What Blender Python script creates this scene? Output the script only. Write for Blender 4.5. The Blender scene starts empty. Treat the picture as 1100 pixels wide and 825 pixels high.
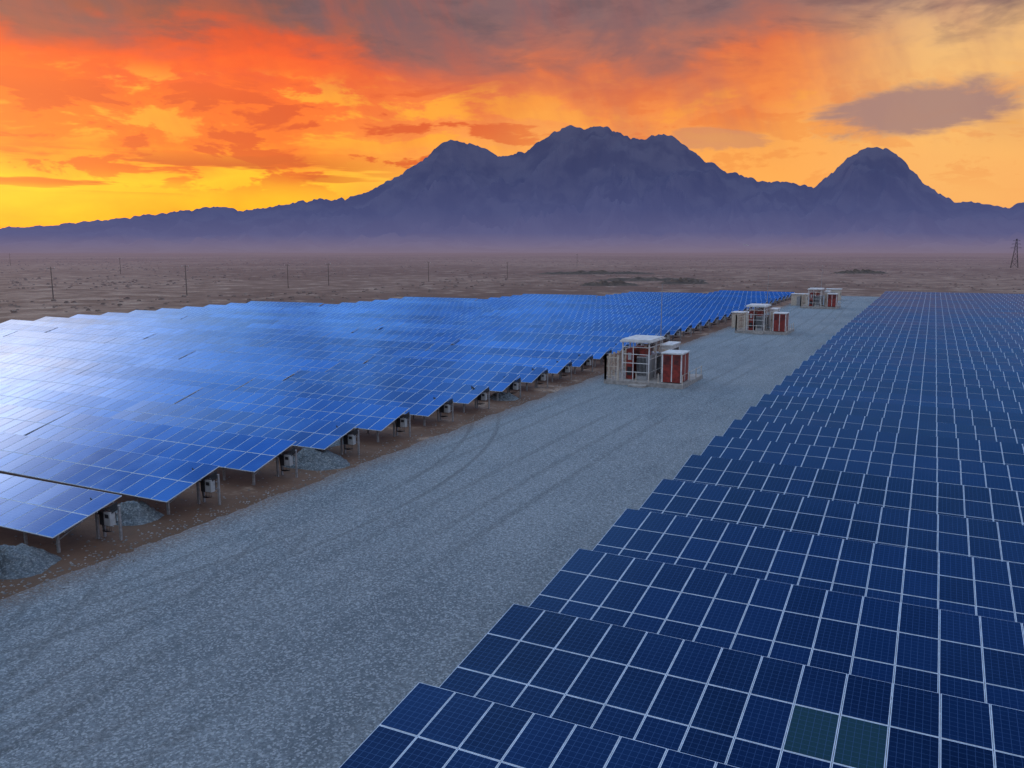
import bpy, math, random
import numpy as np
from mathutils import Vector, noise
random.seed(7)
S=bpy.context.scene
S.view_settings.view_transform='Standard'
S.view_settings.look='None'
S.view_settings.exposure=0
YAW=math.radians(26.5); PITCH=math.radians(9.12); H=12.0
R=Vector((math.cos(YAW),math.sin(YAW),0)); F=Vector((-math.sin(YAW),math.cos(YAW),0))
def place(x,fwd):
    r=(x-550)/911*fwd
    v=R*r+F*fwd
    return v.x,v.y
def c(r,g,b,a=1):
    f=lambda u:((u/255+.055)/1.055)**2.4 if u/255>.04045 else u/255/12.92
    return (f(r),f(g),f(b),a)
# ---------- node helpers
class NT:
    def __init__(s,tree): s.t=tree; s.n=tree.nodes; s.l=tree.links
    def new(s,typ,**k):
        n=s.n.new(typ)
        for a,b in k.items(): setattr(n,a,b)
        return n
    def put(s,sock,v):
        if hasattr(v,'is_linked') or isinstance(v,bpy.types.NodeSocket): s.l.new(v,sock)
        else: sock.default_value=v
    def m(s,op,a,b=None,cc=None,clamp=False):
        n=s.new('ShaderNodeMath',operation=op); n.use_clamp=clamp
        s.put(n.inputs[0],a)
        if b is not None: s.put(n.inputs[1],b)
        if cc is not None: s.put(n.inputs[2],cc)
        return n.outputs[0]
    def ss(s,v,a,b,lo=0.,hi=1.):
        n=s.new('ShaderNodeMapRange',interpolation_type='SMOOTHSTEP')
        s.put(n.inputs[0],v); n.inputs[1].default_value=a; n.inputs[2].default_value=b
        n.inputs[3].default_value=lo; n.inputs[4].default_value=hi
        return n.outputs[0]
    def mix(s,f,a,b,mode='MIX'):
        n=s.new('ShaderNodeMixRGB',blend_type=mode)
        s.put(n.inputs[0],f); s.put(n.inputs[1],a); s.put(n.inputs[2],b)
        return n.outputs[0]
    def dot(s,v,w):
        n=s.new('ShaderNodeVectorMath',operation='DOT_PRODUCT'); s.put(n.inputs[0],v); n.inputs[1].default_value=w
        return n.outputs['Value']
    def comb(s,x,y,z=0.):
        n=s.new('ShaderNodeCombineXYZ'); s.put(n.inputs[0],x); s.put(n.inputs[1],y); s.put(n.inputs[2],z)
        return n.outputs[0]
    def noise(s,vec,scale,detail=4.,rough=.55,dist=0.):
        n=s.new('ShaderNodeTexNoise'); s.put(n.inputs['Vector'],vec)
        n.inputs['Scale'].default_value=scale; n.inputs['Detail'].default_value=detail
        n.inputs['Roughness'].default_value=rough; n.inputs['Distortion'].default_value=dist
        return n.outputs[0]
    def vor(s,vec,scale,feature='F1',out='Distance'):
        n=s.new('ShaderNodeTexVoronoi',feature=feature); s.put(n.inputs['Vector'],vec); n.inputs['Scale'].default_value=scale
        return n.outputs[out]
    def ramp(s,f,stops):
        n=s.new('ShaderNodeValToRGB'); e=n.color_ramp.elements
        while len(e)>1: e.remove(e[-1])
        e[0].position=stops[0][0]; e[0].color=stops[0][1]
        for p,col in stops[1:]:
            x=e.new(p); x.color=col
        s.put(n.inputs[0],f); return n.outputs[0]
def newmat(name):
    m=bpy.data.materials.new(name); m.use_nodes=True
    t=NT(m.node_tree); b=m.node_tree.nodes['Principled BSDF']
    return m,t,b
def simple(name,col,rough=.6,metal=0.,var=.25,scale=6.):
    m,t,b=newmat(name)
    g=t.new('ShaderNodeNewGeometry')
    n=t.noise(g.outputs['Position'],scale,2.,.6)
    f=t.ss(n,.3,.7)
    t.put(b.inputs['Base Color'],t.mix(f,tuple([x*(1-var) for x in col[:3]]+[1]),tuple([min(1,x*(1+var*.4)) for x in col[:3]]+[1])))
    b.inputs['Roughness'].default_value=rough; b.inputs['Metallic'].default_value=metal
    return m
# ---------- WORLD
w=bpy.data.worlds.new("World"); S.world=w; w.use_nodes=True
try:
    w.cycles.sampling_method='MANUAL'; w.cycles.sample_map_resolution=256
except Exception: pass
t=NT(w.node_tree); t.n.clear()
SUN_AZ=math.radians(-36)   # relative to camera heading, + = right
tc=t.new('ShaderNodeTexCoord'); nv=tc.outputs['Generated']
r_=t.dot(nv,tuple(R)); f_=t.dot(nv,tuple(F)); z_=t.dot(nv,(0,0,1))
U=t.m('ARCTAN2',r_,f_)
hor=t.m('SQRT',t.m('ADD',t.m('MULTIPLY',r_,r_),t.m('MULTIPLY',f_,f_)))
V=t.m('DIVIDE',z_,t.m('MAXIMUM',hor,.05))
n1=t.noise(t.comb(U,t.m('MULTIPLY',V,1.9),.3),4.2,5.,.58,.3)
n2=t.noise(t.comb(t.m('ADD',U,t.m('MULTIPLY',V,.35)),t.m('MULTIPLY',V,.45),4.),15.,4.,.6,0.)   # virga
n3=t.noise(t.comb(U,t.m('MULTIPLY',V,3.0),7.),9.,5.,.62,.3)
Vd=t.m('ADD',V,t.m('MULTIPLY',t.m('SUBTRACT',n1,.5),.14))
Vd=t.m('ADD',Vd,t.m('MULTIPLY',t.m('SUBTRACT',n2,.5),.03))
Vd=t.m('ADD',Vd,t.m('MULTIPLY',t.m('SUBTRACT',n3,.5),.05))
Vn=t.m('DIVIDE',Vd,.36,clamp=True)
L=t.ramp(Vn,[(0,c(226,122,16)),(.08,c(252,160,12)),(.2,c(255,190,18)),(.28,c(255,150,16)),(.36,c(250,112,14)),(.46,c(252,104,12)),(.55,c(246,82,12)),(.61,c(218,72,26)),(.67,c(152,78,62)),(.74,c(112,76,76)),(1,c(98,76,84))])
Rr=t.ramp(Vn,[(0,c(240,150,80)),(.15,c(253,170,80)),(.34,c(250,164,76)),(.46,c(242,134,62)),(.56,c(222,110,62)),(.63,c(176,104,86)),(.71,c(134,98,98)),(1,c(116,92,104))])
R2=t.ramp(Vn,[(0,c(245,165,95)),(.3,c(250,182,100)),(.55,c(240,184,116)),(.67,c(218,168,124)),(.77,c(160,128,120)),(1,c(140,116,118))])
base=t.mix(t.ss(U,-.30,.06),L,Rr)
base=t.mix(t.ss(U,.28,.46),base,R2)
m1=t.m('MULTIPLY',t.ss(n3,.52,.58),t.m('MULTIPLY',t.ss(V,.05,.09),t.ss(V,.15,.2,1,0)))
base=t.mix(t.m('MULTIPLY',m1,t.ss(U,-.1,.12,.85,.2)),base,c(218,74,18))
m2=t.m('MULTIPLY',t.ss(n3,.40,.49,1,0),t.m('MULTIPLY',t.ss(V,.10,.13),t.ss(V,.17,.20,1,0)))
base=t.mix(t.m('MULTIPLY',m2,t.ss(U,-.15,.1,.8,.25)),base,c(255,170,36))
bar=t.noise(t.comb(t.m('MULTIPLY',U,3.),t.m('MULTIPLY',V,34.),2.),1.6,4.,.55,0.)
mb=t.m('MULTIPLY',t.ss(bar,.50,.56),t.m('MULTIPLY',t.ss(V,.055,.07),t.ss(V,.09,.115,1,0)))
mb=t.m('MULTIPLY',mb,t.ss(U,-.3,-.05,.95,0))
base=t.mix(mb,base,c(206,80,20))
m4=t.m('MULTIPLY',t.ss(n1,.47,.60),t.ss(V,.16,.25))
base=t.mix(t.m('MULTIPLY',m4,.6),base,c(118,84,92))
m5=t.m('MULTIPLY',t.ss(n3,.48,.66),t.ss(V,.17,.25))
base=t.mix(t.m('MULTIPLY',m5,.45),base,c(86,68,78))
st=t.m('MULTIPLY',t.ss(n2,.42,.66),t.m('MULTIPLY',t.ss(V,.08,.14),.26))
base=t.mix(st,base,t.mix(t.ss(U,-.1,.2),c(214,82,34),c(172,108,92)))
du=t.m('DIVIDE',t.m('SUBTRACT',U,.435),.10); dv=t.m('DIVIDE',t.m('SUBTRACT',V,t.m('ADD',.146,t.m('MULTIPLY',t.m('SUBTRACT',U,.445),.10))),.026)
d2=t.m('ADD',t.m('MULTIPLY',du,du),t.m('MULTIPLY',dv,dv))
d2=t.m('ADD',d2,t.m('MULTIPLY',t.m('SUBTRACT',n3,.5),5.))
base=t.mix(t.ss(d2,.4,1.6,.85,0),base,c(156,120,120))
du=t.m('DIVIDE',t.m('SUBTRACT',U,.235),.05); dv=t.m('DIVIDE',t.m('SUBTRACT',V,.125),.014)
d3=t.m('ADD',t.m('ADD',t.m('MULTIPLY',du,du),t.m('MULTIPLY',dv,dv)),t.m('MULTIPLY',t.m('SUBTRACT',n3,.5),9.))
base=t.mix(t.ss(d3,.5,1.5,.5,0),base,c(186,124,104))
upL=(.36,.80,1.40,1); upR=(.05,.20,.56,1); back=(.62,.76,1.0,1)
aU=t.m('ABSOLUTE',U)
up=t.mix(t.ss(U,-.25,.35),upL,upR)
gw=t.m('ADD',t.m('POWER',t.m('DIVIDE',t.m('ADD',U,.80),.21),2.),t.m('POWER',t.m('DIVIDE',t.m('SUBTRACT',V,.42),.11),2.))
glow=t.m('EXPONENT',t.m('MULTIPLY',gw,-1.))
up=t.mix(t.ss(n1,.42,.56,0,.72),up,(.10,.29,.72,1))
up=t.mix(t.m('MULTIPLY',glow,.9),up,(5.2,4.6,3.9,1))
up=t.mix(t.ss(V,1.5,2.8),up,(.98,1.12,1.38,1))
up=t.mix(t.ss(aU,1.2,1.9),up,back)
base=t.mix(t.ss(aU,.75,1.5),base,c(150,140,165))
sky=t.mix(t.ss(V,.285,.335),base,up)
sky=t.mix(t.ss(V,-.08,-.01),c(110,90,90),sky)
bg=t.new('ShaderNodeBackground'); t.put(bg.inputs[0],sky); bg.inputs[1].default_value=1.0
ns=t.new('ShaderNodeTexSky',sky_type='NISHITA'); ns.sun_disc=False
ns.sun_elevation=math.radians(4)
sd=(R*math.sin(SUN_AZ)+F*math.cos(SUN_AZ))
ns.sun_rotation=math.atan2(sd.x,sd.y)
bg2=t.new('ShaderNodeBackground'); t.put(bg2.inputs[0],ns.outputs[0]); bg2.inputs[1].default_value=.01
ad=t.new('ShaderNodeAddShader'); t.l.new(bg.outputs[0],ad.inputs[0]); t.l.new(bg2.outputs[0],ad.inputs[1])
wo=t.new('ShaderNodeOutputWorld'); t.l.new(ad.outputs[0],wo.inputs[0])
# sun
sl=bpy.data.lights.new('sun','SUN'); sl.energy=.5; sl.angle=math.radians(8); sl.color=(1,.62,.35)
so=bpy.data.objects.new('sun',sl); S.collection.objects.link(so)
sdir=Vector((sd.x*math.cos(math.radians(5)),sd.y*math.cos(math.radians(5)),math.sin(math.radians(5))))
so.rotation_euler=sdir.to_track_quat('Z','Y').to_euler()
# camera
cd=bpy.data.cameras.new('camera'); cd.sensor_width=36; cd.lens=900/1100*36; cd.clip_end=60000; cd.clip_start=.1
co=bpy.data.objects.new('camera',cd); S.collection.objects.link(co); co.location=(0,0,H)
co.rotation_euler=(math.pi/2-PITCH,0,YAW); S.camera=co
# ---------- mesh builder
class MB:
    def __init__(s): s.v=[]; s.f=[]; s.mi=[]; s.uv=[]; s.rnd=[]
    def quad(s,a,b,cc,d,mi=0,uv=None,rnd=0.):
        i=len(s.v); s.v+= [tuple(a),tuple(b),tuple(cc),tuple(d)]; s.f.append((i,i+1,i+2,i+3)); s.mi.append(mi)
        s.uv.append(uv or ((0,0),(1,0),(1,1),(0,1))); s.rnd.append(rnd)
    def hexa(s,P,mi=0,bottom=True):
        i=len(s.v); s.v+=[tuple(p) for p in P]
        fs=[(4,5,6,7),(0,1,5,4),(1,2,6,5),(2,3,7,6),(3,0,4,7)]
        if bottom: fs.append((3,2,1,0))
        for f in fs:
            s.f.append(tuple(i+k for k in f)); s.mi.append(mi); s.uv.append(((0,0),(1,0),(1,1),(0,1))); s.rnd.append(0.)
    def box(s,x0,x1,y0,y1,z0,z1,mi=0):
        s.hexa([(x0,y0,z0),(x1,y0,z0),(x1,y1,z0),(x0,y1,z0),(x0,y0,z1),(x1,y0,z1),(x1,y1,z1),(x0,y1,z1)],mi)
    def beam(s,a,b,w_,h_,mi=0):
        a=Vector(a); b=Vector(b); d=(b-a).normalized()
        u=d.cross(Vector((0,0,1)))
        if u.length<1e-3: u=Vector((1,0,0))
        u.normalize(); v=u.cross(d).normalized()
        u=u*w_/2; v=v*h_/2
        s.hexa([a-u-v,a+u-v,b+u-v,b-u-v,a-u+v,a+u+v,b+u+v,b-u+v],mi)
    def tube(s,pts,r,mi=0,n=6):
        pts=[Vector(p) for p in pts]; rings=[]
        for k,p in enumerate(pts):
            d=(pts[min(k+1,len(pts)-1)]-pts[max(k-1,0)]).normalized()
            u=d.cross(Vector((0,0,1)))
            if u.length<1e-3: u=Vector((1,0,0))
            u.normalize(); v=u.cross(d)
            rr=r[k] if isinstance(r,(list,tuple)) else r
            i=len(s.v)
            for a in range(n):
                an=2*math.pi*a/n; s.v.append(tuple(p+u*math.cos(an)*rr+v*math.sin(an)*rr))
            rings.append(i)
        for k in range(len(rings)-1):
            for a in range(n):
                b=(a+1)%n
                s.f.append((rings[k]+a,rings[k]+b,rings[k+1]+b,rings[k+1]+a)); s.mi.append(mi)
                s.uv.append(((0,0),(1,0),(1,1),(0,1))); s.rnd.append(0.)
        s.f.append(tuple(rings[-1]+a for a in range(n))); s.mi.append(mi); s.uv.append(tuple((0,0) for _ in range(n))); s.rnd.append(0.)
    def mesh(s,name,mats,smooth=False):
        me=bpy.data.meshes.new(name); me.from_pydata(s.v,[],s.f)
        for m in mats: me.materials.append(m)
        me.polygons.foreach_set('material_index',s.mi)
        uvl=me.uv_layers.new(name='UVMap')
        flat=[x for f in s.uv for p in f for x in p]
        uvl.data.foreach_set('uv',flat)
        at=me.attributes.new('rnd','FLOAT','FACE'); at.data.foreach_set('value',s.rnd)
        if smooth: me.polygons.foreach_set('use_smooth',[True]*len(s.f))
        me.update(); return me
    def obj(s,name,mats,parent=None,smooth=False):
        o=bpy.data.objects.new(name,s.mesh(name,mats,smooth)); S.collection.objects.link(o)
        if parent: o.parent=parent
        return o
def empty(name,loc=(0,0,0)):
    e=bpy.data.objects.new(name,None); e.location=loc; S.collection.objects.link(e); return e
# ---------- materials
def panel_mat(name,colA,colB,metal,rough,linecol,linestr,dust):
    m,t,b=newmat(name)
    uv=t.new('ShaderNodeUVMap').outputs[0]
    sp=t.new('ShaderNodeSeparateXYZ'); t.l.new(uv,sp.inputs[0])
    def lines(s,n,wd):
        fr=t.m('FRACT',t.m('MULTIPLY',s,float(n)))
        return t.m('GREATER_THAN',t.m('ABSOLUTE',t.m('SUBTRACT',fr,.5)),.5-wd)
    ln=t.m('MAXIMUM',lines(sp.outputs[0],6,.03),lines(sp.outputs[1],10,.03))
    at=t.new('ShaderNodeAttribute',attribute_name='rnd')
    rn=at.outputs['Fac']
    g=t.new('ShaderNodeNewGeometry')
    col=t.mix(rn,colA,colB)
    dirt=t.noise(g.outputs['Position'],.35,3.,.6)
    edge=t.ss(sp.outputs[1],0.,.10,.35,0)
    col=t.mix(t.m('ADD',t.ss(dirt,.45,.75,0,.25),edge),col,dust)
    odd=t.m('GREATER_THAN',rn,1.5)
    col=t.mix(odd,col,(.022,.058,.066,1))
    col=t.mix(t.m('MULTIPLY',ln,linestr),col,linecol)
    t.put(b.inputs['Base Color'],col)
    b.inputs['Metallic'].default_value=metal
    b.inputs['Specular IOR Level'].default_value=.2
    t.put(b.inputs['Roughness'],t.ss(dirt,.3,.7,rough,rough+.08))
    return m
pv_left=panel_mat('pv_glass_painted_bright',(.002,.042,.18,1),(.020,.140,.46,1),.8,.07,(.14,.30,.6,1),.35,(.03,.15,.42,1))  # brighter blue paints in this array's stronger sky reflection
pv_right=panel_mat('pv_glass_painted_dark',(.002,.009,.038,1),(.005,.024,.092,1),.45,.11,(.10,.17,.33,1),.42,(.012,.045,.125,1))  # navy tint paints in this array's dimmer sky reflection
alu=simple('anodised_aluminium',(.62,.68,.76),.5,.1,.15,3)
galv=simple('galvanised_steel',(.36,.36,.36),.55,.4,.3,8)
conc=simple('concrete',(.36,.33,.30),.9,0,.3,3)
white=simple('white_paint',(.66,.65,.62),.5,0,.25,2)
grey=simple('grey_enclosure_paint',(.42,.43,.43),.5,0,.2,4)
red=simple('red_brown_paint',(.26,.030,.020),.55,0,.4,3)
dark=simple('dark_rubber',(.025,.025,.03),.6,0,.3,9)
beige=simple('cream_paint',(.56,.48,.38),.6,0,.2,5)
wood=simple('weathered_timber',(.17,.13,.11),.9,0,.4,5)
def painted_haze(t,b,m,pos,d0,maxf,hc):  # aerial haze painted as emission, growing with distance from the origin
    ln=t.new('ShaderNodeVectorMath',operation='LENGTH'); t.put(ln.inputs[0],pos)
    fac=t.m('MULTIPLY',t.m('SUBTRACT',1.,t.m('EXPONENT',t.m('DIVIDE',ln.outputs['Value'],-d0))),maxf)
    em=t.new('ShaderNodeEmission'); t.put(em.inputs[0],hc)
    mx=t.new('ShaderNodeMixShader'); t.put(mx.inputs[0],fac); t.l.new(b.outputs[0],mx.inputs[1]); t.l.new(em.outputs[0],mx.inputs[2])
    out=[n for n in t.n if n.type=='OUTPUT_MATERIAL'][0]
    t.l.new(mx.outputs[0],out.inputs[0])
gm,t,b=newmat('desert_soil')
pos=t.new('ShaderNodeNewGeometry').outputs['Position']
a1=t.noise(pos,.004,5.,.65,.3); a2=t.noise(pos,.11,6.,.70); a3=t.noise(pos,1.9,5.,.7)
col=t.mix(t.ss(a1,.42,.58),(.13,.080,.054,1),(.31,.215,.155,1))
col=t.mix(t.ss(a2,.42,.54,.75,0),col,(.09,.056,.036,1))
col=t.mix(t.ss(a2,.54,.64,0,.8),col,(.50,.38,.28,1))
col=t.mix(t.ss(a3,.35,.7,0,.6),col,(.13,.075,.045,1))
t.put(b.inputs['Base Color'],col); b.inputs['Roughness'].default_value=.95; b.inputs['Specular IOR Level'].default_value=.1
bp=t.new('ShaderNodeBump'); bp.inputs['Strength'].default_value=.6; bp.inputs['Distance'].default_value=.12
t.put(bp.inputs['Height'],a3); t.l.new(bp.outputs[0],b.inputs['Normal'])
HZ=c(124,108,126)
painted_haze(t,b,gm,pos,1350.,.94,HZ)  # distance haze painted over the soil colour
# gravel
def gravel(name,tracks,dk=1.):
    gr,t,b=newmat(name)
    pos=t.new('ShaderNodeNewGeometry').outputs['Position']
    sp=t.new('ShaderNodeSeparateXYZ'); t.l.new(pos,sp.inputs[0]); X=sp.outputs[0]; Y=sp.outputs[1]
    stretch=t.comb(X,t.m('MULTIPLY',Y,.16),0.)
    b1=t.noise(pos,.07,3.,.6); b2=t.noise(stretch,.7,5.,.7); b3=t.noise(pos,6.,5.,.9)
    st=t.vor(pos,18.,out='Color'); stb=t.new('ShaderNodeRGBToBW'); t.put(stb.inputs[0],st); stv=stb.outputs[0]
    k=lambda r,g,bb:(r*dk,g*dk,bb*dk,1)
    col=t.mix(t.ss(b1,.38,.62),k(.160,.194,.218),k(.225,.262,.284))
    col=t.mix(t.ss(b2,.38,.62,0,.42),col,k(.29,.33,.35))
    col=t.mix(t.ss(b3,.42,.58,0,.62),col,k(.075,.092,.104))
    col=t.mix(t.ss(stv,.60,.78,0,.55),col,k(.48,.52,.54))
    if tracks:
        wob=t.m('MULTIPLY',t.m('SINE',t.m('MULTIPLY',Y,.035)),1.1)
        xs=t.m('ADD',X,wob)
        def band(v,centre,wd): return t.ss(t.m('ABSOLUTE',t.m('SUBTRACT',v,centre)),wd*.3,wd,1,0)
        trk=None
        for cx in (-24.9,-23.1,-17.3,-15.5,-19.6):
            q=t.m('MULTIPLY',band(xs,cx,.3),.6); trk=q if trk is None else t.m('MAXIMUM',trk,q)
        for (ax,ay,rad) in ((-62,-8,43.),(-62,-8,44.8),(-66,8,45),(-66,8,46.8),(-70,30,46.5),(-70,30,48.3)):
            dd=t.m('SQRT',t.m('ADD',t.m('POWER',t.m('SUBTRACT',X,float(ax)),2.),t.m('POWER',t.m('SUBTRACT',Y,float(ay)),2.)))
            trk=t.m('MAXIMUM',trk,band(dd,float(rad),.22))
        tm=t.m('MULTIPLY',trk,t.ss(b1,.40,.58,.15,1))
        tm=t.m('MULTIPLY',tm,t.ss(b3,.35,.55,.4,1))
        col=t.mix(t.m('MULTIPLY',tm,.52),col,(.08,.088,.092,1))
        dp=t.m('MULTIPLY',t.ss(X,-28.8,-26.2,1,0),t.ss(b3,.40,.52)); col=t.mix(t.m('MULTIPLY',dp,.85),col,(.19,.115,.07,1))
    t.put(b.inputs['Base Color'],col); b.inputs['Roughness'].default_value=.9; b.inputs['Specular IOR Level'].default_value=.2
    bp=t.new('ShaderNodeBump'); bp.inputs['Strength'].default_value=.9; bp.inputs['Distance'].default_value=.08
    t.put(bp.inputs['Height'],b3); t.l.new(bp.outputs[0],b.inputs['Normal'])
    return gr
gr=gravel('gravel',True); gr2=gravel('loose_gravel',False,.72)
# ---------- ground sheet
rings=[0.5,60,120,240,500,1000,2000,4000,8000,16000]; N=72
vv=[(0,0,0)]; ff=[]
for r in rings:
    for k in range(N):
        a=2*math.pi*k/N; vv.append((r*math.cos(a),r*math.sin(a),0))
for k in range(N): ff.append((0,1+k,1+(k+1)%N))
for j in range(len(rings)-1):
    for k in range(N):
        a=1+j*N+k; b_=1+j*N+(k+1)%N; ff.append((a,a+N,b_+N,b_))
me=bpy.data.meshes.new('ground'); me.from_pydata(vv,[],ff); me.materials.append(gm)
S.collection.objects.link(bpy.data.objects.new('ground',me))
vv=[];ff=[]
ys=np.arange(-30,236,.4)
for y in ys:
    e=noise.noise(Vector((y*.35,0,0)))*.45+noise.noise(Vector((y*1.7,3,0)))*.25
    e2=noise.noise(Vector((y*.35,9,0)))*.35
    vv+=[(-28.2+e,y,.006),(-9.2+e2,y,.006)]
for k in range(len(ys)-1): ff.append((2*k,2*k+1,2*k+3,2*k+2))
me=bpy.data.meshes.new('gravel_road'); me.from_pydata(vv,[],ff); me.materials.append(gr)
S.collection.objects.link(bpy.data.objects.new('gravel_road',me))
# ---------- solar arrays
def array(name,rows,nport,tilt,low,pvm,seed,tsd,spread,oddset=()):
    rnd=random.Random(seed)
    root=empty(name)
    P=MB(); ST=MB()
    MW,ML,G=1.0,1.65,.014
    for (y0,xa,xb,anchor_east) in rows:
        xs_=[]
        TL=18*(MW+G)
        if anchor_east:
            x=xb
            while x-TL>xa-TL*.5: xs_.append(x-TL); x-=TL+.04
        else:
            x=xa
            while x+TL<xb+TL*.5: xs_.append(x); x+=TL+.04
        rowz=rnd.uniform(-.03,.03); rowt=rnd.gauss(0,tsd)
        for ti,x0 in enumerate(xs_):
            tt=math.radians(tilt)+rowt+rnd.gauss(0,tsd*.8); roll=rnd.gauss(0,.0035)
            zo=low+rowz+rnd.uniform(-.02,.02)+.12*noise.noise(Vector((x0*.02,y0*.02,seed)))
            ex=Vector((math.cos(roll),0,math.sin(roll))); ey=Vector((0,math.cos(tt),math.sin(tt))); n=ex.cross(ey).normalized()
            O=Vector((x0,y0,zo)); tr=rnd.random()*spread
            for i in range(18):
                for j in range(nport):
                    p=O+ex*(i*(MW+G))+ey*(j*(ML+G))
                    a,b2_,c2,d=p,p+ex*MW,p+ex*MW+ey*ML,p+ey*ML
                    ja=n*rnd.gauss(0,.004); jb=n*rnd.gauss(0,.004)
                    up=n*.035
                    P.hexa([a,b2_,c2,d,a+up,b2_+up,c2+up,d+up],1)
                    fi=.020; q=n*.042
                    A=a+ex*fi+ey*fi+q; B=b2_-ex*fi+ey*fi+q; C=c2-ex*fi-ey*fi+q; D=d+ex*fi-ey*fi+q
                    rv=min(1,max(0,tr+rnd.random()*(1-spread)))
                    if any(abs(p.x-ox)<.51 and abs(p.y-oy)<.84 for ox,oy in oddset): rv=2.
                    P.quad(A-ja*.3,B+jb*.3,C+ja*.3,D-jb*.3,0,None,rv)
            L_=18*(MW+G)-G; Cc=nport*(ML+G)
            for fy in (.16,.40,.62,.86) if nport==2 else (.1,.36,.64,.9):
                s_=O+ey*(Cc*fy)-n*.03
                ST.beam(s_,s_+ex*L_,.05,.06)
            for k in [1.0,4.6,8.2,11.8,15.4,17.45]:
                fr=O+ex*k+ey*(Cc*.22)-n*.10; rr=O+ex*k+ey*(Cc*.78)-n*.10
                ST.beam(O+ex*k+ey*.15-n*.09,O+ex*k+ey*(Cc-.15)-n*.09,.06,.07)
                for q in (fr,rr):
                    ST.box(q.x-.055,q.x+.055,q.y-.045,q.y+.045,-.2,q.z)
                ST.beam((fr.x,fr.y,.5),(rr.x,rr.y,rr.z-.25),.04,.04)
    P.obj('modules',[pvm,alu],root); ST.obj('mounting_frame',[galv],root)
    return root
PIT=5.45
def westlim(y):
    return float(np.interp(y,[0,118,134,176,212,230],[-118,-118,-108,-74,-45,-40]))
rowsL=[(19.9+PIT*k,westlim(19.9+PIT*k),-29.8,True) for k in range(-5,36)]
PR=5.08
rowsR=[(26+PR*k,-10.3,62,False) for k in range(-4,40)]
array('solar_panel_array',rowsL,2,15.5,.9,pv_left,3,.007,.6)
array('solar_panel_array',rowsR,3,7.4,1.05,pv_right,11,.003,.5,oddset=((-2.2,17.5),(-1.2,17.5)))
# ---------- string inverters at each left row end
iv=MB()
iv.box(.02,.40,-.13,.13,.70,1.28,0)
iv.box(-.30,-.02,-.10,.10,.66,1.22,2)
for k in range(6): iv.box(.05+k*.06,.066+k*.06,.13,.20,.74,1.2,2)
iv.box(.10,.32,-.145,-.13,1.02,1.18,2)
iv.box(-.50,.50,.28,.32,.75,.79,1); iv.box(-.50,.50,.28,.32,1.08,1.12,1)
iv.box(.46,.54,.20,.30,-.2,1.5,1); iv.box(-.54,-.46,.20,.30,-.2,1.5,1)
for k in range(6):
    x=-.25+k*.1
    iv.tube([(x,0,.68),(x+.02,-.02,.42),(x*.4-.3,.1,.3),(-.5,.2,.3),(-.52,.15,.8),(-.55,.1,1.45)],.022,2,5)
for k in range(6):
    z=1.2+k*.06
    iv.tube([(-.9,.0,z+.2),(-.4,-.1,z-.06),(.0,-.12,z-.12),(.35,-.05,z),(.6,.1,z+.2)],.025,2,5)
ivm=iv.mesh('string_inverter',[grey,galv,dark])
for k in range(-3,35):
    o=bpy.data.objects.new('string_inverter',ivm); S.collection.objects.link(o)
    o.location=(-30.1,22.75+PIT*k-.25,0)
# ---------- gravel piles
def pile(x,y,rx,ry,h):
    vv=[];ff=[];n=64;m=24
    for j in range(m+1):
        for k in range(n):
            a=2*math.pi*k/n; rr=j/m
            e=1+.3*noise.noise(Vector((math.cos(a)*1.2+x,math.sin(a)*1.2,y)))+.06*noise.noise(Vector((math.cos(a)*6+x,math.sin(a)*6,y)))
            px=math.cos(a)*rr; py=math.sin(a)*rr
            z=h*(1-rr)*(1-.3*math.exp(-(rr*3.5)**2))*(1+.35*noise.noise(Vector((px*2+x,py*2,7))))
            z+=(.14*noise.noise(Vector((px*5+x,py*5,2)))+.06*noise.noise(Vector((px*14+x,py*14,2))))*min(1,(1-rr)*4)-.02*rr
            vv.append((x+rx*rr*e*math.cos(a),y+ry*rr*e*math.sin(a),z+.01))
    for j in range(m):
        for k in range(n): ff.append((j*n+k,(j+1)*n+k,(j+1)*n+(k+1)%n,j*n+(k+1)%n))
    me=bpy.data.meshes.new('gravel_pile'); me.from_pydata(vv,[],ff); me.materials.append(gr2)
    S.collection.objects.link(bpy.data.objects.new('gravel_pile',me))
pile(-31.0,19.0,1.9,1.4,1.0); pile(-31.9,25.2,1.6,1.2,.95); pile(-30.7,36.5,2.0,1.5,1.15); pile(-34,41,2,1.6,.8); pile(-30.7,60,1.4,1.1,.7)
s=MB(); rr=random.Random(21)
for k in range(2600):
    if rr.random()<.6: x=rr.gauss(-28.6,.7)
    else: x=rr.uniform(-34,-27)
    y=12+ (rr.random()**1.6)*90; q=rr.uniform(.02,.07); h=q*rr.uniform(.5,.9)
    i=len(s.v); o=rr.random()*6
    for a in range(5): s.v.append((x+q*math.cos(o+a*1.257)*rr.uniform(.7,1.2),y+q*math.sin(o+a*1.257)*rr.uniform(.7,1.2),0))
    s.v.append((x,y,h))
    for a in range(5):
        s.f.append((i+a,i+(a+1)%5,i+5)); s.mi.append(0); s.uv.append(((0,0),)*3); s.rnd.append(0.)
s.obj('loose_stones',[simple('stone',(.22,.21,.20),.9,0,.6,2.)])
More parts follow.
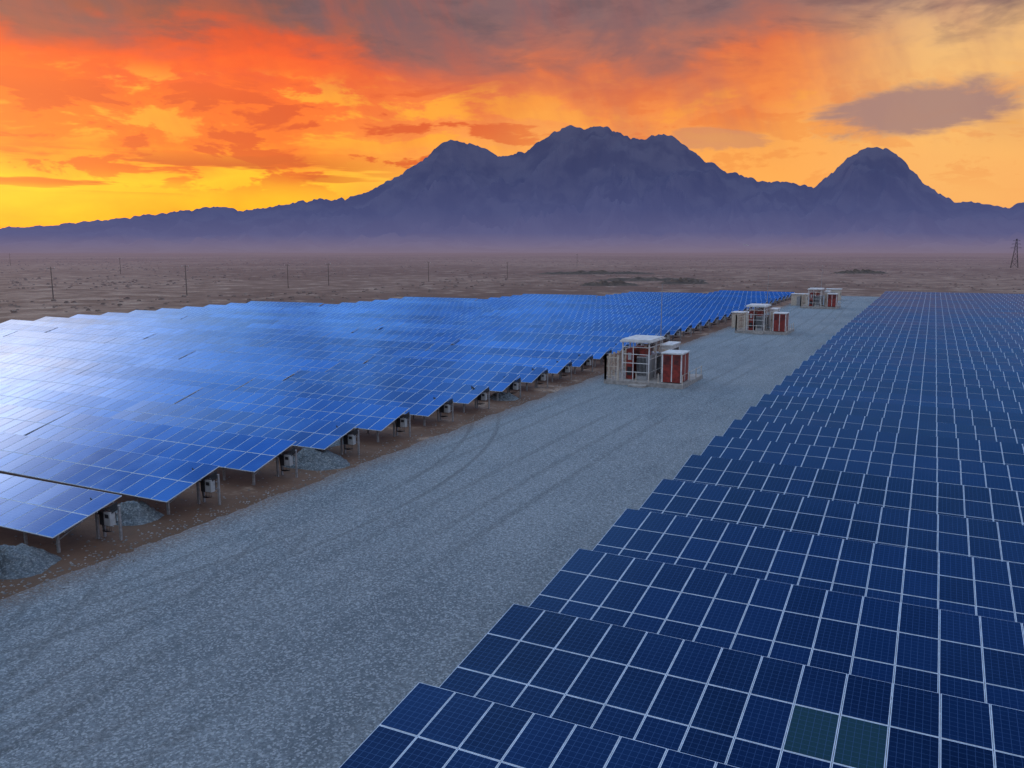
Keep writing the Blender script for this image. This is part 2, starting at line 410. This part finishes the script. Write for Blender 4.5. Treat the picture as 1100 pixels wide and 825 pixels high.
# ---------- inverter / transformer stations
def station(x,y):
    root=empty('inverter_station',(x,y,0)); root.scale=(1.07,1.07,1.07)
    p=MB(); p.box(-3.4,3.4,-3.4,3.2,-.3,.35,0); p.box(-1.0,.4,-4.2,-3.4,-.3,.17,0); p.obj('concrete_plinth',[conc],root)
    s=MB()
    x0,x1,y0,y1=-2.1,.3,-2.6,1.2
    for xx in (x0,x1-.1):
        for yy in (y0,(y0+y1)/2,y1-.1): s.box(xx,xx+.1,yy,yy+.1,.35,3.55,0)
    s.box(x0-.15,x1+.15,y0-.2,y1+.2,3.55,3.68,0)
    s.box(x0-.05,x1+.05,y0-.1,y1+.1,3.68,3.78,0)
    for z in (1.0,1.75,2.5,3.1): s.box(x0+.1,x1-.1,y0+.02,y0+.07,z,z+.06,0)
    for z in (1.0,2.1,3.1): s.box(x1-.07,x1-.02,y0+.1,y1-.1,z,z+.06,0)
    s.box(x0+.95,x0+1.02,y0+.0,y0+.018,.35,3.55,0)
    s.obj('shelter_frame',[white],root)
    s=MB(); s.box(-1.85,-1.25,-2.2,.8,.35,2.9,0); s.box(-.95,-.05,-2.1,.7,.35,2.3,2)
    for k in range(7): s.box(-.9+k*.12,-.87+k*.12,-2.2,-2.1,.7,2.2,1)
    s.box(-1.75,-1.35,-2.23,-2.2,.7,1.4,1); s.box(-1.7,-1.4,-2.23,-2.2,2.0,2.6,2)
    s.box(-.75,-.25,-2.0,-.4,2.3,2.9,0)
    for k in range(3): s.tube([(-.7+k*.2,0,2.3),(-.7+k*.2,0,2.95),(-.7+k*.2,.4,3.3)],.04,1,6)
    s.obj('switchgear',[red,dark,grey],root)
    s=MB(); s.box(.6,1.45,-.2,2.4,.35,3.1,0); s.box(.5,1.55,-.3,2.5,3.1,3.22,0); s.box(.7,1.35,-.225,-.2,.6,2.8,2); s.box(1.45,1.475,.1,2.1,1.9,2.8,1)
    s.box(.78,.84,-.24,-.225,1.5,1.8,1)
    s.obj('control_cabinet',[white,dark,beige],root)
    s=MB(); a0,a1,b0,b1=1.5,3.1,-2.9,-.7
    s.box(a0,a1,b0,b1,.42,2.75,0)
    s.box(a0-.1,a1+.1,b0-.1,b1+.1,2.75,2.86,1)
    for xx in (a0-.04,a1-.06): 
        for yy in (b0-.04,b1-.06): s.box(xx,xx+.1,yy,yy+.1,.42,2.75,1)
    s.box((a0+a1)/2-.04,(a0+a1)/2+.04,b0-.03,b0,.47,2.7,1)
    s.box(a1,a1+.03,(b0+b1)/2-.04,(b0+b1)/2+.04,.47,2.7,1)
    for k in range(9): 
        s.box(a0+.12,a0+.62,b0-.02,b0,1.9+k*.08,1.93+k*.08,2)
        s.box(a1-.62,a1-.15,b0-.02,b0,1.9+k*.08,1.93+k*.08,2)
    s.obj('transformer_cabinet',[red,white,dark],root)
    s=MB(); s.box(-1.6,.1,1.7,2.9,.5,2.2,0)
    for k in range(10): s.box(-1.5+k*.17,-1.46+k*.17,2.9,3.1,.65,2.0,0); s.box(-1.5+k*.17,-1.46+k*.17,1.5,1.7,.65,2.0,0)
    for k in range(3): s.tube([(-1.2+k*.45,2.3,2.2),(-1.2+k*.45,2.3,2.65)],[.09,.05],1,8)
    s.obj('transformer',[galv,beige],root)
    s=MB()
    for (xa,ya,xb,yb) in ((-3.3,-3.3,-3.3,3.1),(-3.3,-3.3,-2.2,-3.3)):
        d=math.hypot(xb-xa,yb-ya); n=max(1,round(d/1.1))
        for k in range(n+1):
            X_=xa+(xb-xa)*k/n; Y_=ya+(yb-ya)*k/n; s.box(X_-.08,X_+.08,Y_-.08,Y_+.08,.35,2.45,0)
        for z in (.7,1.5,2.25): s.beam((xa,ya,z),(xb,yb,z),.04,.06,0)
        m=int(d/.22)
        for k in range(m+1):
            X_=xa+(xb-xa)*k/m; Y_=ya+(yb-ya)*k/m; s.beam((X_,Y_,.4),(X_,Y_,2.3),.03,.03,0)
    s.obj('fence',[beige],root)
    s=MB()
    for (xx,yy) in ((-.6,-3.3),(.5,-3.3),(1.3,-3.3),(3.3,-3.2),(3.3,-1.0),(3.3,1.2),(3.3,3.0)): s.box(xx-.03,xx+.03,yy-.03,yy+.03,.35,1.15,0)
    s.beam((3.3,-3.2,1.1),(3.3,3.0,1.1),.03,.03)
    s.obj('railing',[beige],root)
    s=MB(); s.tube([(-.4,2.9,.3),(-.4,2.9,4),(-.4,2.9,8.2)],[.06,.045,.02],0,8); s.obj('lightning_rod',[galv],root)
station(-22.4,74.5); station(-21.6,127); station(-20.6,186)
def cabin(x,y,sx,sy,h):
    root=empty('equipment_cabin',(x,y,0)); s=MB(); s.box(-sx,sx,-sy,sy,0,h,0); s.box(-sx-.15,sx+.15,-sy-.15,sy+.15,h,h+.12,1)
    s.box(-.45,.45,-sy-.02,-sy,.05,2.0,2); s.box(sx,sx+.02,-.6,.6,1.2,1.9,3); s.obj('shell',[beige,white,galv,dark],root)
cabin(-26.2,133,1.3,1.3,2.3); cabin(-25.6,192,1.6,1.4,2.4); cabin(-21,215,1.6,1.6,2.6)
# ---------- poles
def pole(xp,fwd,h):
    x,y=place(xp,fwd); root=empty('utility_pole',(x,y,0)); s=MB()
    s.tube([(0,0,-.3),(0,0,h)],[.14,.08],0,8); a=YAW+.2
    s.beam((-.9*math.cos(a),-.9*math.sin(a),h-.5),(.9*math.cos(a),.9*math.sin(a),h-.5),.09,.09,0)
    for k in (-.8,0,.8): s.tube([(k*math.cos(a),k*math.sin(a),h-.45),(k*math.cos(a),k*math.sin(a),h-.15)],.05,1,6)
    s.obj('pole',[wood,white],root)
for xp,fw,h in ((53,200,8),(198,222,8),(308,265,7.5),(352,285,7.5),(460,320,7.5),(545,350,7),(128,420,8),(620,600,9),(-60,185,8),(10,640,9)): pole(xp,fw,h)
x,y=place(1091,560); root=empty('transmission_tower',(x,y,0)); s=MB()
hh_=19; lv=[0,4,7.5,10.5,13,15,17,19]; hw=lambda z:1.9*(1-z/hh_)**1.1+.22
for a,b_ in zip(lv[:-1],lv[1:]):
    A=hw(a);B=hw(b_); ca=[(-A,-A),(A,-A),(A,A),(-A,A)]; cb=[(-B,-B),(B,-B),(B,B),(-B,B)]
    for k in range(4):
        k2=(k+1)%4
        s.beam((*ca[k],a),(*cb[k],b_),.16,.16); s.beam((*ca[k],a),(*cb[k2],b_),.09,.09); s.beam((*ca[k2],a),(*cb[k],b_),.09,.09); s.beam((*cb[k],b_),(*cb[k2],b_),.09,.09)
for z,l in ((13,3.4),(15.5,2.8),(17.6,2.2)):
    for sg in (-1,1):
        s.beam((0,0,z),(sg*l,sg*l*.4,z),.14,.14); s.beam((0,0,z+1),(sg*l,sg*l*.4,z),.1,.1)
s.obj('lattice',[dark],root)
# ---------- shrubs (one object) and berms
sm,t,b=newmat('scrub_foliage'); pos=t.new('ShaderNodeNewGeometry').outputs['Position']
t.put(b.inputs['Base Color'],t.mix(t.ss(t.noise(pos,.4,2.),.35,.65),(.09,.065,.042,1),(.21,.16,.115,1))); b.inputs['Roughness'].default_value=1
painted_haze(t,b,sm,pos,1350.,.94,HZ)  # same painted distance haze over the scrub
s=MB(); rr=random.Random(5)
cnt=0
while cnt<3600:
    xp=rr.uniform(-500,1600); fw=150*(10**(rr.random()**.8*.9))
    x,y=place(xp,fw)
    if -125<x<66 and y<246 : continue
    if noise.noise(Vector((x*.012,y*.012,0)))<-.05: continue
    cnt+=1
    q=rr.uniform(.22,.65)*(1+fw/1200); h=q*rr.uniform(.45,.75)
    n=5; i=len(s.v); o=rr.random()*6
    for k in range(n): s.v.append((x+q*math.cos(o+6.283*k/n)*rr.uniform(.8,1.1),y+q*math.sin(o+6.283*k/n)*rr.uniform(.8,1.1),-.05))
    for k in range(n): s.v.append((x+.75*q*math.cos(o+.6+6.283*k/n)*rr.uniform(.7,1.1),y+.75*q*math.sin(o+.6+6.283*k/n),h*rr.uniform(.5,.8)))
    s.v.append((x+rr.uniform(-.2,.2),y,h))
    for k in range(n):
        k2=(k+1)%n
        s.f.append((i+k,i+k2,i+n+k2,i+n+k)); s.mi.append(0); s.uv.append(((0,0),)*4); s.rnd.append(0.)
        s.f.append((i+n+k,i+n+k2,i+2*n)); s.mi.append(0); s.uv.append(((0,0),)*3); s.rnd.append(0.)
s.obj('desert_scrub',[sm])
soil2=simple('dark_earth',(.10,.065,.045),.95,0,.4,.5)
def berm(xp,fw,ln_,wd,h):
    x,y=place(xp,fw); vv=[];ff=[]; n=60;m=10
    for i in range(n+1):
        for j in range(m+1):
            u=(i/n*2-1);v=(j/m*2-1)
            z=h*max(0,(1-u*u))**.6*max(0,1-abs(v))*(1+.5*noise.noise(Vector((i*.35,j*.3,xp))))-.05
            q=R*(u*ln_)+F*(v*wd+math.sin(u*3)*wd*.3); vv.append((x+q.x,y+q.y,z))
    for i in range(n):
        for j in range(m):
            a=i*(m+1)+j; ff.append((a,a+m+1,a+m+2,a+1))
    me=bpy.data.meshes.new('earth_berm'); me.from_pydata(vv,[],ff); me.materials.append(soil2)
    S.collection.objects.link(bpy.data.objects.new('earth_berm',me))
berm(655,285,10,4,1.5); berm(735,300,9,5,1.7); berm(700,330,22,5,1.2); berm(925,430,14,5,1.8); berm(640,420,30,6,1.5)
# ---------- mountains
prof=[(-2600,255),(-900,250),(-300,252),(-100,248),(0,245),(50,243),(120,236),(190,228),(240,222),(262,227),(300,222),(340,215),(372,214),(395,208),(430,190),(455,175),(475,157),(487,153),(500,156),(510,158),(520,162),(540,171),(560,167),(580,155),(595,145),(604,141),(612,138),(625,143),(636,139),(648,140),(662,145),(675,152),(690,153),(705,147),(718,149),(730,157),(750,172),(775,185),(800,192),(825,198),(835,195),(855,200),(870,203),(885,190),(905,172),(925,160),(945,162),(965,175),(985,197),(1000,207),(1020,217),(1045,218),(1065,222),(1080,224),(1100,215),(1150,203),(1220,212),(1400,225),(1900,240),(3500,252)]
pa=[math.atan((x-550)/911) for x,_ in prof]; ph=[268-y for _,y in prof]
NA,NR=1300,130
azs=np.linspace(math.radians(-72),math.radians(72),NA)
R0,R1,R2=2700.,7000.,8600.
vv=[];ff=[]
for i,az in enumerate(azs):
    hp=float(np.interp(az,pa,ph))
    hp+= (noise.fractal(Vector((az*80,1,0)),.7,2.,5))*min(3.2,.08*hp)
    top=12+hp/911*R1*math.cos(az)
    d=R*math.sin(az)+F*math.cos(az)
    for j in range(NR+1):
        tt=j/NR*1.0
        rr_=R0+(R2-R0)*tt
        if rr_<=R1:
            q=(rr_-R0)/(R1-R0)
            x=d.x*rr_/1000; y=d.y*rr_/1000
            wv=Vector((x*1.1,y*1.1,0)); wx=noise.noise(wv)*.35
            rg=1-abs(noise.noise(Vector((x*2.0+wx,y*1.1+wx,.5))))*2.6
            rg=.65*rg+.35*(1-abs(noise.noise(Vector((x*7+wx,y*3.6,1.5))))*2.4)
            rg2=1-abs(noise.noise(Vector((x*17,y*10,2.5))))*2
            qq=max(0,(q-.33)/.67)
            g=.09*q**1.5+.91*qq**max(.6,(1.0+2.5*(1-rg)+.3*(1-rg2)))
            fh=max(0,noise.fractal(Vector((x*2.2,y*2.2,5)),.8,2.,5)+.05)*150*math.exp(-((q-.42)/.16)**2)
            z=(top)*g + fh*(1-q) -3*(1-q)
        else:
            q=(rr_-R1)/(R2-R1); z=top*(1-.75*q)
        vv.append((d.x*rr_,d.y*rr_,z))
for i in range(NA-1):
    for j in range(NR):
        a=i*(NR+1)+j; ff.append((a,a+1,a+NR+2,a+NR+1))
me=bpy.data.meshes.new('mountains'); me.from_pydata(vv,[],ff)
me.polygons.foreach_set('use_smooth',[True]*len(ff))
mm,t,b=newmat('rock_painted_haze')  # rock with aerial haze painted in as emission
pos=t.new('ShaderNodeNewGeometry').outputs['Position']
sp=t.new('ShaderNodeSeparateXYZ'); t.l.new(pos,sp.inputs[0]); Z=sp.outputs[2]
n_=t.noise(pos,.004,4.,.55)
col=t.mix(t.ss(n_,.38,.62),(.11,.095,.11,1),(.22,.19,.20,1))
t.put(b.inputs['Base Color'],col); b.inputs['Roughness'].default_value=1; b.inputs['Specular IOR Level'].default_value=0
hc=t.ramp(t.m('DIVIDE',Z,900.,clamp=True),[(0,c(126,112,132)),(.04,c(118,108,138)),(.12,c(94,94,136)),(.3,c(76,82,128)),(.6,c(62,70,116)),(1,c(60,66,106))])  # painted haze colours by height, palest at the base
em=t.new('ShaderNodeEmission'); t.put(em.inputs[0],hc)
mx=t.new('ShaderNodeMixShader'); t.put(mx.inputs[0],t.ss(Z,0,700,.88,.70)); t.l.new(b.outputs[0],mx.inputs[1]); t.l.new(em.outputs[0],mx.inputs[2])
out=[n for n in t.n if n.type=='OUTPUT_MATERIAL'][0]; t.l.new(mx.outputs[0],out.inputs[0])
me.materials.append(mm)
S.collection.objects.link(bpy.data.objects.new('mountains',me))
def ground_h(x,y):
    best=min(range(0,len(vv),1),key=lambda i:(vv[i][0]-x)**2+(vv[i][1]-y)**2); return vv[best][2]
s=MB(); rr=random.Random(4)
cx,cy=place(785,4400); z0=ground_h(cx,cy); root=empty('distant_sheds',(cx,cy,z0))
for k in range(7):
    x=(k-3)*26+rr.uniform(-5,5); a=rr.uniform(6,12); h=rr.uniform(6,11)
    p=R*x; s.box(p.x-a,p.x+a,p.y-8,p.y+8,-25,h,0); s.box(p.x-a-1,p.x+a+1,p.y-9,p.y+9,h,h+1.5,0)
s.obj('sheds',[white],root)
